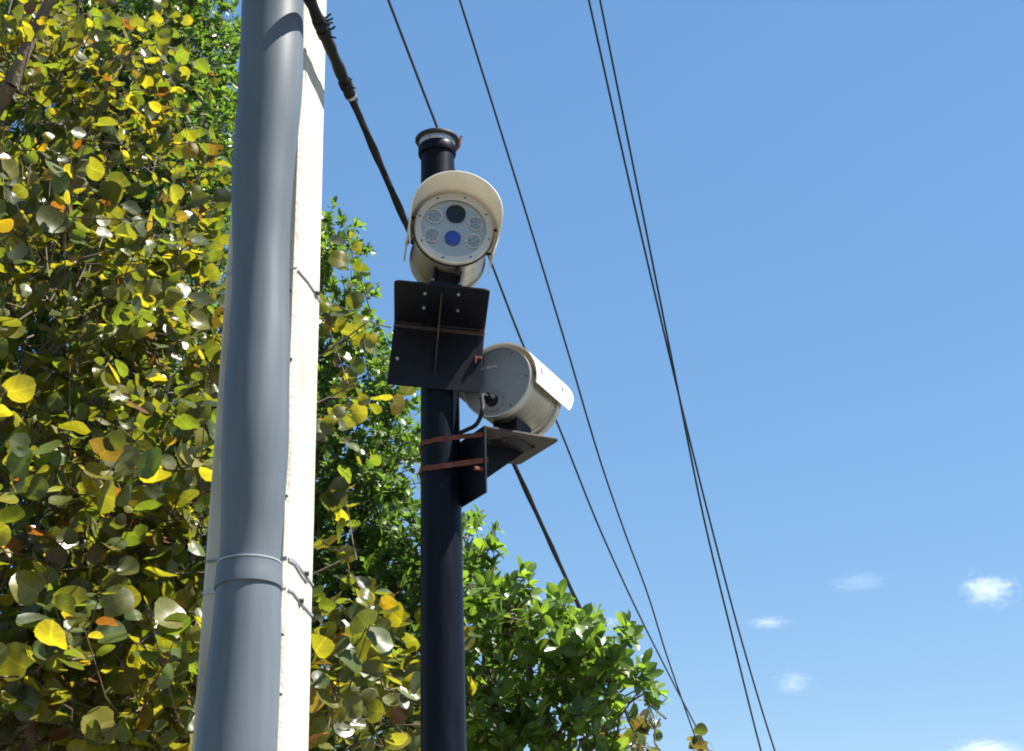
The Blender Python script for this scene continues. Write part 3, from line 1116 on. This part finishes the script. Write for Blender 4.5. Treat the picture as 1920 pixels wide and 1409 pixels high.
def raw_mesh(name, V, T, tint, uv, mat):
    me = bpy.data.meshes.new(name)
    me.vertices.add(len(V))
    me.vertices.foreach_set('co', V.astype(np.float32).ravel())
    me.loops.add(T.size)
    me.loops.foreach_set('vertex_index', T.astype(np.int32).ravel())
    me.polygons.add(len(T))
    me.polygons.foreach_set('loop_start', np.arange(0, T.size, 3, dtype=np.int32))
    me.polygons.foreach_set('use_smooth', np.ones(len(T), bool))
    a = me.attributes.new('tint', 'FLOAT_VECTOR', 'POINT')
    a.data.foreach_set('vector', tint.astype(np.float32).ravel())
    a = me.attributes.new('leaf_uv', 'FLOAT_VECTOR', 'POINT')
    a.data.foreach_set('vector', uv.astype(np.float32).ravel())
    me.materials.append(mat)
    me.update(calc_edges=True)
    me.validate()
    return me


class Leaves:
    """all leaves of one tree: positions, frames, sizes, which template, which tint"""
    def __init__(s, tpls, tints, mat):
        s.tpls, s.tints, s.mat = tpls, np.array(tints, float), mat
        s.P, s.Y, s.N, s.S, s.k, s.t = [], [], [], [], [], []

    def add(s, P, Yd, Nd, S_, k, t):
        s.P.append(P), s.Y.append(Yd), s.N.append(Nd), s.S.append(S_), s.k.append(k), s.t.append(t)

    def done(s):
        s.P, s.Y, s.N = np.concatenate(s.P), unit(np.concatenate(s.Y)), np.concatenate(s.N)
        s.S, s.k, s.t = np.concatenate(s.S), np.concatenate(s.k).astype(int), np.concatenate(s.t).astype(int)
        s.N = unit(s.N - s.Y * np.sum(s.N * s.Y, 1, keepdims=True))
        s.X = np.cross(s.Y, s.N)
        s.C = s.P + s.Y * s.S[:, None] * 0.5

    def mesh(s, idx, name, origin):
        Vs, Ts, Cs, Us, off = [], [], [], [], 0
        jit = RNG.uniform(0.8, 1.2, len(s.P))
        for k in range(len(s.tpls)):
            ii = idx[s.k[idx] == k]
            if not len(ii):
                continue
            V, T, uv = s.tpls[k]
            W = (V[None, :, 0, None] * s.X[ii][:, None] + V[None, :, 1, None] * s.Y[ii][:, None] + V[None, :, 2, None] * s.N[ii][:, None]) * s.S[ii][:, None, None] + s.P[ii][:, None] - origin
            Vs.append(W.reshape(-1, 3))
            Ts.append((T[None] + (off + np.arange(len(ii)) * len(V))[:, None, None]).reshape(-1, 3))
            Cs.append(np.repeat(s.tints[s.t[ii]] * jit[ii][:, None], len(V), 0))
            u = np.repeat(uv[None], len(ii), 0)
            u = u + np.stack([np.zeros(len(ii)), np.zeros(len(ii)), RNG.uniform(0, 30, len(ii))], 1)[:, None]
            Us.append(u.reshape(-1, 3))
            off += len(ii) * len(V)
        return raw_mesh(name, np.concatenate(Vs), np.concatenate(Ts), np.concatenate(Cs), np.concatenate(Us), s.mat)


def finish_trees(trees):
    """of each tree the 300 leaves that show largest become objects of their own; the rest is one part"""
    cell = 9.0
    best = {}
    data = []
    for ti, (root, L) in enumerate(trees):
        px, py, z = project(L.C)
        nv = np.abs(np.sum(unit(np.array(EYE) - L.C) * L.N, 1))
        area = (L.S * FPX / z) ** 2 * (nv + 0.1)
        inside = (px > 2) & (px < W0 - 2) & (py > 2) & (py < H0 - 2)
        # behind the concrete pole, the black pole
        xl, xr = 455 - 95 * py / 1409, 614 - 34 * py / 1409
        inside &= ~((px > xl) & (px < xr)) & ~((px > 788) & (px < 872) & (py > 300))
        data.append((px, py, z, area, inside))
        for i in np.nonzero(inside)[0]:
            key = (int(px[i] // cell), int(py[i] // cell))
            if key not in best or z[i] < best[key][0]:
                best[key] = (z[i], ti, i)
    win = [set() for _ in trees]
    for z, ti, i in best.values():
        win[ti].add(i)
    for ti, (root, L) in enumerate(trees):
        w = np.array(sorted(win[ti]), int)
        area = data[ti][3]
        w = w[np.argsort(-area[w])][:298]
        mask = np.ones(len(L.P), bool)
        mask[w] = False
        org = np.array(root.location)
        rest = np.nonzero(mask)[0]
        if len(rest):
            o = bpy.data.objects.new('leaves', L.mesh(rest, 'leaves', org))
            COL.objects.link(o)
            o.parent = root
            o['kind'] = 'stuff'
        cache = {}
        for i in w:
            key = (int(L.k[i]), int(L.t[i]))
            if key not in cache:
                V, T, uv = L.tpls[key[0]]
                cache[key] = raw_mesh('leaf', V, T, np.repeat(L.tints[key[1]][None], len(V), 0), uv + np.array([0, 0, random.uniform(0, 30)]), L.mat)
            o = bpy.data.objects.new('leaf', cache[key])
            COL.objects.link(o)
            o.parent = root
            X, Y, N, s_ = L.X[i], L.Y[i], L.N[i], float(L.S[i])
            mm = Matrix(((X[0] * s_, Y[0] * s_, N[0] * s_), (X[1] * s_, Y[1] * s_, N[1] * s_), (X[2] * s_, Y[2] * s_, N[2] * s_))).to_4x4()
            mm.translation = Vector(L.P[i] - org)
            o.matrix_basis = mm


def blob_pts(bl, n):
    """n points spread through an ellipsoid given by its place in the view and its depth"""
    cx, cy, rx, ry, Y, rd = bl
    c = at_y(cx, cy, Y)
    k_ = mpp(c)
    d = unit(RNG.normal(size=(n, 3))) * RNG.uniform(0, 1, (n, 1)) ** (1 / 2.6)
    d = d * np.array([rx * k_, rd, ry * k_ / math.cos(PITCH)])
    return np.array(c) + d, unit(d), c


def limb(b_, p0, p1, r0, r1, sag=0.0, n=8, jit=0.06):
    pts = []
    L = (p1 - p0).length
    for i in range(n + 1):
        t = i / n
        p = p0.lerp(p1, t) + Vector((0, 0, sag * L * math.sin(math.pi * t)))
        if 0 < i < n:
            p += Vector((random.uniform(-1, 1), random.uniform(-1, 1), random.uniform(-1, 1))) * jit * L * 0.25
        pts.append(p)
    b_.tube(pts, [r0 + (r1 - r0) * i / n for i in range(n + 1)], 9)
    return pts


def skeleton(root, base, fork, blobs, r0=0.16):
    b_ = MB()
    limb(b_, base, fork, r0, r0 * 0.75, 0, 8, 0.05)
    loc_build(b_, 'trunk', M['bark'], root, angle=60)
    for bl in blobs:
        c = at_y(bl[0], bl[1], bl[4])
        b_ = MB()
        limb(b_, fork, c, min(r0 * 0.42, 0.008 + bl[2] * 0.00045), 0.005, 0.10, 10, 0.10)
        loc_build(b_, 'branch', M['bark'], root, angle=60)


UPV = np.array([0, 0, 1.0])

# ---- sea grape (round leaves) at the left
SG_TPL = [tpl_round(i) for i in range(9)]
SG_TINT = ([(0.073, 0.079, 0.020)] * 8 + [(0.062, 0.088, 0.023)] * 7 + [(0.051, 0.066, 0.020)] * 5 + [(0.106, 0.106, 0.020)] * 6 + [(0.040, 0.048, 0.021)] * 5 + [(0.154, 0.141, 0.024)] * 4
           + [(0.165, 0.116, 0.022)] + [(0.094, 0.040, 0.020)] + [(0.066, 0.046, 0.024)])


def sea_grape(root, blobs, density, name_seed, size=(0.09, 0.19), L=None, length=(0.25, 0.55)):
    L = L or Leaves(SG_TPL, SG_TINT, M['leaf_round'])
    tw = MB()
    for bl in blobs:
        n = max(2, int(bl[2] * bl[3] * density * (bl[6] if len(bl) > 6 else 1.0) * (1.5 if bl[1] < 560 else 1.2 if bl[1] < 900 else 1.0)))
        P, D, c = blob_pts(bl[:6], n)
        for p, d in zip(P, D):
            dr = unit(d * 0.7 + RNG.normal(size=3) * 0.55 + UPV * 0.35)
            ln = RNG.uniform(*length)
            m_ = int(RNG.integers(5, 10))
            t = np.linspace(0.15, 1.0, m_)
            bend = UPV * RNG.uniform(-0.05, 0.12)
            pos = p + dr * ln * t[:, None] + bend * (t ** 2)[:, None]
            side = unit(np.cross(dr, UPV + RNG.normal(size=3) * 0.4))
            sg = np.where(np.arange(m_) % 2 == 0, 1.0, -1.0)
            ld = unit(dr * 0.45 + side * sg[:, None] * 0.9 + RNG.normal(size=(m_, 3)) * 0.38)
            nn = unit(UPV * 0.75 + d * 0.35 + dr * 0.2 + RNG.normal(size=(m_, 3)) * 0.78)
            sz = (0.72 if bl[1] < 560 else 0.85 if bl[1] < 900 else 1.0) * RNG.uniform(*size, m_) * RNG.choice([1, 1, 0.8, 0.55], m_)
            L.add(pos + ld * 0.02, ld, nn, sz, RNG.integers(0, len(SG_TPL), m_), RNG.integers(0, len(L.tints), m_))
            e = Vector(pos[-1])
            s0 = Vector(p)
            mid = s0.lerp(c, 0.25) + Vector(RNG.normal(size=3) * 0.06)
            tw.tube([mid, s0, s0.lerp(e, 0.5) + Vector(bend * 0.05), e], [0.006, 0.0048, 0.0038, 0.0022], 5, caps=False)
    L.done()
    o = loc_build(tw, 'twigs', M['twig'], root, angle=60, merge=False)
    o['kind'] = 'stuff'
    return L


SG_B = [(60, 210, 230, 250, 8.3, 1.0), (260, 350, 130, 150, 8.9, 0.8), (110, 620, 260, 250, 8.0, 1.0), (330, 700, 130, 250, 8.8, 0.8),
        (70, 1010, 240, 240, 7.6, 1.0), (300, 1080, 170, 220, 8.0, 0.8), (110, 1330, 260, 160, 7.4, 0.9), (330, 1340, 180, 150, 7.8, 0.8),
        (230, 60, 90, 110, 8.9, 0.6, 0.7), (395, 270, 45, 60, 8.6, 0.3, 0.8),
        (655, 1340, 110, 110, 8.4, 0.6), (735, 1350, 60, 90, 8.8, 0.5), (650, 1200, 50, 80, 8.6, 0.4), (770, 1290, 35, 70, 9.0, 0.4),
        (655, 1045, 50, 40, 8.3, 0.2), (622, 800, 30, 55, 8.4, 0.2), (665, 720, 25, 40, 8.4, 0.2), (700, 596, 22, 16, 8.5, 0.12, 4.0), (635, 640, 30, 40, 8.5, 0.2)]
sg_base = at_y(-260, 700, 8.6)
sg = thing('sea_grape_tree', 'tree with round yellow-green leaves filling the left behind the concrete pole', 'tree', (sg_base.x, sg_base.y, 0))
sg_fork = Vector((sg_base.x + 0.25, sg_base.y, 2.3))
skeleton(sg, Vector((sg_base.x, sg_base.y, 0)), sg_fork, SG_B, 0.13)
b = MB()                                            # bare limb crossing the upper left corner
limb(b, at_y(-120, 420, 8.0), at_y(20, 160, 7.5), 0.055, 0.045, 0.0, 6, 0.03)
limb(b, at_y(20, 160, 7.5), at_y(112, -40, 7.4), 0.045, 0.03, 0.0, 6, 0.03)
loc_build(b, 'branch', M['bark'], sg, angle=60)
sgL = sea_grape(sg, SG_B, 0.0022, 1)

# ---- small-leaved dark green tree behind everything
DG_TPL = [tpl_oval(50 + i, 0.46, 3, 0.5, 0.35, 0.2) for i in range(4)]
DG_TINT = [(0.073, 0.127, 0.029)] * 4 + [(0.090, 0.151, 0.033)] * 3 + [(0.056, 0.102, 0.027)] * 3 + [(0.112, 0.168, 0.037)] * 2


def leafy_tree(root, blobs, tpls, tints, mat, density, per, size, spread, tw_r, inner=0.0):
    L = Leaves(tpls, tints, mat)
    tw = MB()
    for bl in blobs:
        n = max(2, int(bl[2] * bl[3] * density * (bl[6] if len(bl) > 6 else 1.0)))
        P, D, c = blob_pts(bl[:6], n)
        dr = unit(D * 0.75 + RNG.normal(size=(n, 3)) * 0.45 + UPV * 0.4)
        for i in range(n):
            m_ = int(RNG.integers(*per))
            t = RNG.uniform(0.0, 1.0, m_) ** 0.6
            az = RNG.uniform(0, 6.283) + np.arange(m_) * 2.4
            a_ = unit(np.cross(dr[i], RNG.normal(size=3)))
            b2 = np.cross(dr[i], a_)
            rad_ = np.cos(az)[:, None] * a_ + np.sin(az)[:, None] * b2
            ld = unit(dr[i] * (0.25 + 0.75 * t)[:, None] + rad_ * 0.85 + RNG.normal(size=(m_, 3)) * 0.15)
            nn = dr[i] * 0.8 - rad_ * 0.25 + UPV * 0.35 + RNG.normal(size=(m_, 3)) * 0.3
            pos = P[i] + dr[i] * (t * spread)[:, None]
            L.add(pos, ld, nn, RNG.uniform(*size, m_), RNG.integers(0, len(tpls), m_), RNG.integers(0, len(tints), m_))
            if tw_r:
                s0, e = Vector(P[i]), Vector(P[i] + dr[i] * spread)
                tw.tube([s0.lerp(c, 0.35) + Vector(RNG.normal(size=3) * 0.06), s0, e], [tw_r * 1.6, tw_r, tw_r * 0.5], 4, caps=False)
    L.done()
    if tw_r:
        o = loc_build(tw, 'twigs', M['twig'], root, angle=60, merge=False)
        o['kind'] = 'stuff'
    return L


DG_B = [(345, 70, 110, 190, 11.4, 0.8), (390, 330, 90, 160, 11.2, 0.7), (130, 120, 240, 260, 12.2, 0.9, 1.7), (100, 560, 300, 320, 12.4, 1.0, 1.7), (370, 640, 120, 280, 11.6, 0.8),
        (100, 1040, 300, 320, 12.0, 1.0, 1.7), (380, 1050, 150, 260, 11.6, 0.8), (200, 1360, 330, 200, 11.6, 0.9, 1.7), (330, 260, 150, 260, 12.0, 0.8, 1.5),
        (612, 455, 62, 45, 11.0, 0.3), (590, 545, 58, 60, 11.0, 0.35), (615, 640, 62, 55, 11.0, 0.4), (665, 690, 60, 55, 11.0, 0.4), (640, 790, 85, 80, 11.0, 0.5), (715, 780, 62, 62, 10.9, 0.45), (700, 680, 42, 42, 11.0, 0.35), (735, 720, 30, 30, 11.0, 0.3), (650, 600, 45, 40, 11.0, 0.3), (625, 500, 40, 60, 11.1, 0.3),
        (730, 880, 75, 90, 10.9, 0.5), (640, 930, 90, 100, 11.1, 0.6), (720, 1020, 95, 110, 10.9, 0.6), (820, 1050, 90, 90, 10.7, 0.5), (640, 1120, 90, 130, 11.1, 0.6),
        (740, 1170, 110, 140, 10.9, 0.6), (850, 1160, 70, 100, 10.7, 0.5), (680, 1340, 130, 150, 11.0, 0.7), (820, 1340, 100, 130, 10.8, 0.6), (500, 900, 140, 420, 11.6, 0.7), (500, 1300, 140, 200, 11.6, 0.7)]
dg_base = at_y(330, 700, 12.6)
dg = thing('dark_green_tree', 'dense tall tree with many small dark green leaves behind both poles', 'tree', (dg_base.x, dg_base.y, 0))
skeleton(dg, Vector((dg_base.x, dg_base.y, 0)), Vector((dg_base.x, dg_base.y, 2.2)), DG_B, 0.19)
dgL = leafy_tree(dg, DG_B, DG_TPL, DG_TINT, M['leaf_small'], 0.0098, (12, 20), (0.062, 0.105), 0.17, 0.003)

# ---- brighter tree with larger oval leaves at the lower right of the black pole
OV_TPL = [tpl_oval(90 + i, 0.50, 5, 0.60, 0.28, 0.25) for i in range(6)]
OV_TINT = [(0.090, 0.146, 0.032)] * 4 + [(0.105, 0.163, 0.034)] * 3 + [(0.073, 0.124, 0.030)] * 3 + [(0.122, 0.177, 0.039)]
OV_B = [(890, 1030, 40, 60, 9.6, 0.3), (905, 1130, 70, 75, 9.5, 0.4), (955, 1110, 60, 40, 9.4, 0.3), (985, 1180, 85, 70, 9.3, 0.45), (1060, 1210, 85, 62, 9.2, 0.4), (1130, 1215, 60, 48, 9.1, 0.3),
        (1170, 1280, 62, 45, 9.1, 0.3), (1080, 1270, 90, 60, 9.3, 0.45), (960, 1290, 110, 95, 9.4, 0.5), (1040, 1370, 110, 70, 9.4, 0.5), (900, 1380, 80, 90, 9.5, 0.5), (1130, 1390, 60, 40, 9.4, 0.3), (1120, 1330, 55, 40, 9.1, 0.25), (1195, 1300, 36, 30, 9.1, 0.2), (1000, 1460, 160, 80, 9.4, 0.5)]
ov_base = at_y(960, 1409, 9.8)
ov = thing('oval_leaf_tree', 'bright green tree with larger oval leaves in rosettes, right of the black pole', 'tree', (ov_base.x, ov_base.y, 0))
skeleton(ov, Vector((ov_base.x, ov_base.y, 0)), Vector((ov_base.x, ov_base.y, 1.5)), OV_B, 0.10)
ovL = leafy_tree(ov, OV_B, OV_TPL, OV_TINT, M['leaf_oval'], 0.0046, (7, 11), (0.075, 0.15), 0.09, 0.005)

# ---- a second round-leaved tree of which only a few sprigs reach the frame at the bottom
S2_B = [(1228, 1352, 9, 30, 9.9, 0.10, 12.0), (1312, 1408, 16, 16, 10.4, 0.10, 9.0), (1215, 1402, 60, 22, 9.9, 0.25, 4.5)]
s2_base = at_y(1260, 1409, 10.2)
s2t = thing('sea_grape_sapling', 'top sprigs of a brownish round-leaved sapling at the bottom right of the green tree', 'sapling', (s2_base.x, s2_base.y, 0))
skeleton(s2t, Vector((s2_base.x, s2_base.y, 0)), Vector((s2_base.x, s2_base.y, 1.6)), S2_B, 0.05)
s2L = sea_grape(s2t, S2_B, 0.00118, 2, (0.06, 0.11), length=(0.08, 0.2), L=Leaves(SG_TPL, [(0.05, 0.06, 0.02), (0.06, 0.055, 0.022), (0.07, 0.05, 0.025), (0.045, 0.06, 0.022)], M['leaf_round']))

bpy.context.view_layer.update()
finish_trees([(sg, sgL), (dg, dgL), (ov, ovL), (s2t, s2L)])


# ------------------------------------------------------------------ wisps of cloud, far away
def cloud_mat(seed, dens, sc, thr):
    mt, nt, n, l, p = new_mat('cloud_wisp')
    n.remove(p)
    pv = n.new('ShaderNodeVolumePrincipled')
    pv.inputs['Color'].default_value = (1, 1, 1, 1)
    pv.inputs['Anisotropy'].default_value = 0.2
    tc = n.new('ShaderNodeTexCoord')
    nz = n.new('ShaderNodeTexNoise')
    nz.noise_dimensions = '4D'
    nz.inputs['W'].default_value = seed
    nz.inputs['Scale'].default_value = sc
    nz.inputs['Detail'].default_value = 7
    nz.inputs['Roughness'].default_value = 0.62
    nz.inputs['Distortion'].default_value = 0.9
    l.new(tc.outputs['Object'], nz.inputs['Vector'])
    ln = n.new('ShaderNodeVectorMath')
    ln.operation = 'LENGTH'
    l.new(tc.outputs['Object'], ln.inputs[0])
    fo = n.new('ShaderNodeMapRange')
    fo.inputs['From Min'].default_value, fo.inputs['From Max'].default_value = 0.1, 0.95
    fo.inputs['To Min'].default_value, fo.inputs['To Max'].default_value = 0.0, 0.42
    l.new(ln.outputs['Value'], fo.inputs['Value'])
    sb = n.new('ShaderNodeMath')
    sb.operation = 'SUBTRACT'
    l.new(nz.outputs['Fac'], sb.inputs[0])
    l.new(fo.outputs['Result'], sb.inputs[1])
    mr = n.new('ShaderNodeMapRange')
    mr.inputs['From Min'].default_value, mr.inputs['From Max'].default_value = thr, thr + 0.42
    mr.inputs['To Max'].default_value = dens
    l.new(sb.outputs['Value'], mr.inputs['Value'])
    l.new(mr.outputs['Result'], pv.inputs['Density'])
    l.new(pv.outputs['Volume'], n['Material Output'].inputs['Volume'])
    return mt


def cloud(px, py, rx, ry, label, seed, dens, sc=2.2, thr=0.22, Y=1500):
    c = at_y(px, py, Y)
    k_ = mpp(c)
    b_ = MB()
    prof = [(math.sin(a), -math.cos(a)) for a in np.linspace(0, math.pi, 13)]
    b_.lathe(prof, 24)
    o = b_.build('cloud', cloud_mat(seed, dens / (rx * k_), sc, thr))
    o.location = c
    o.scale = (rx * k_, rx * k_ * 0.8, ry * k_)
    tag(o, label, 'cloud')


cloud(1852, 1108, 100, 66, 'small bright white puff of cloud near the right edge, largest in the sky', 1.3, 2.2, 3.0, 0.33)
cloud(1848, 1408, 105, 34, 'white cloud cut off by the bottom edge at the far right', 4.1, 1.3, 2.6, 0.24)
cloud(1488, 1280, 60, 34, 'faint cloud wisp just right of the close wire pair, low in the sky', 7.7, 0.45, 2.8, 0.24)
cloud(1440, 1168, 60, 16, 'thin flat bright streak of cloud right of the close wire pair', 2.9, 0.6, 3.0, 0.22)
cloud(1610, 1092, 85, 26, 'faint streak of cloud midway between the wire pair and the bright puff', 5.2, 0.28, 3.0, 0.22)
cloud(1142, 1166, 40, 14, 'tiny cloud just above the top of the bright green tree', 6.4, 0.5, 2.6, 0.22)
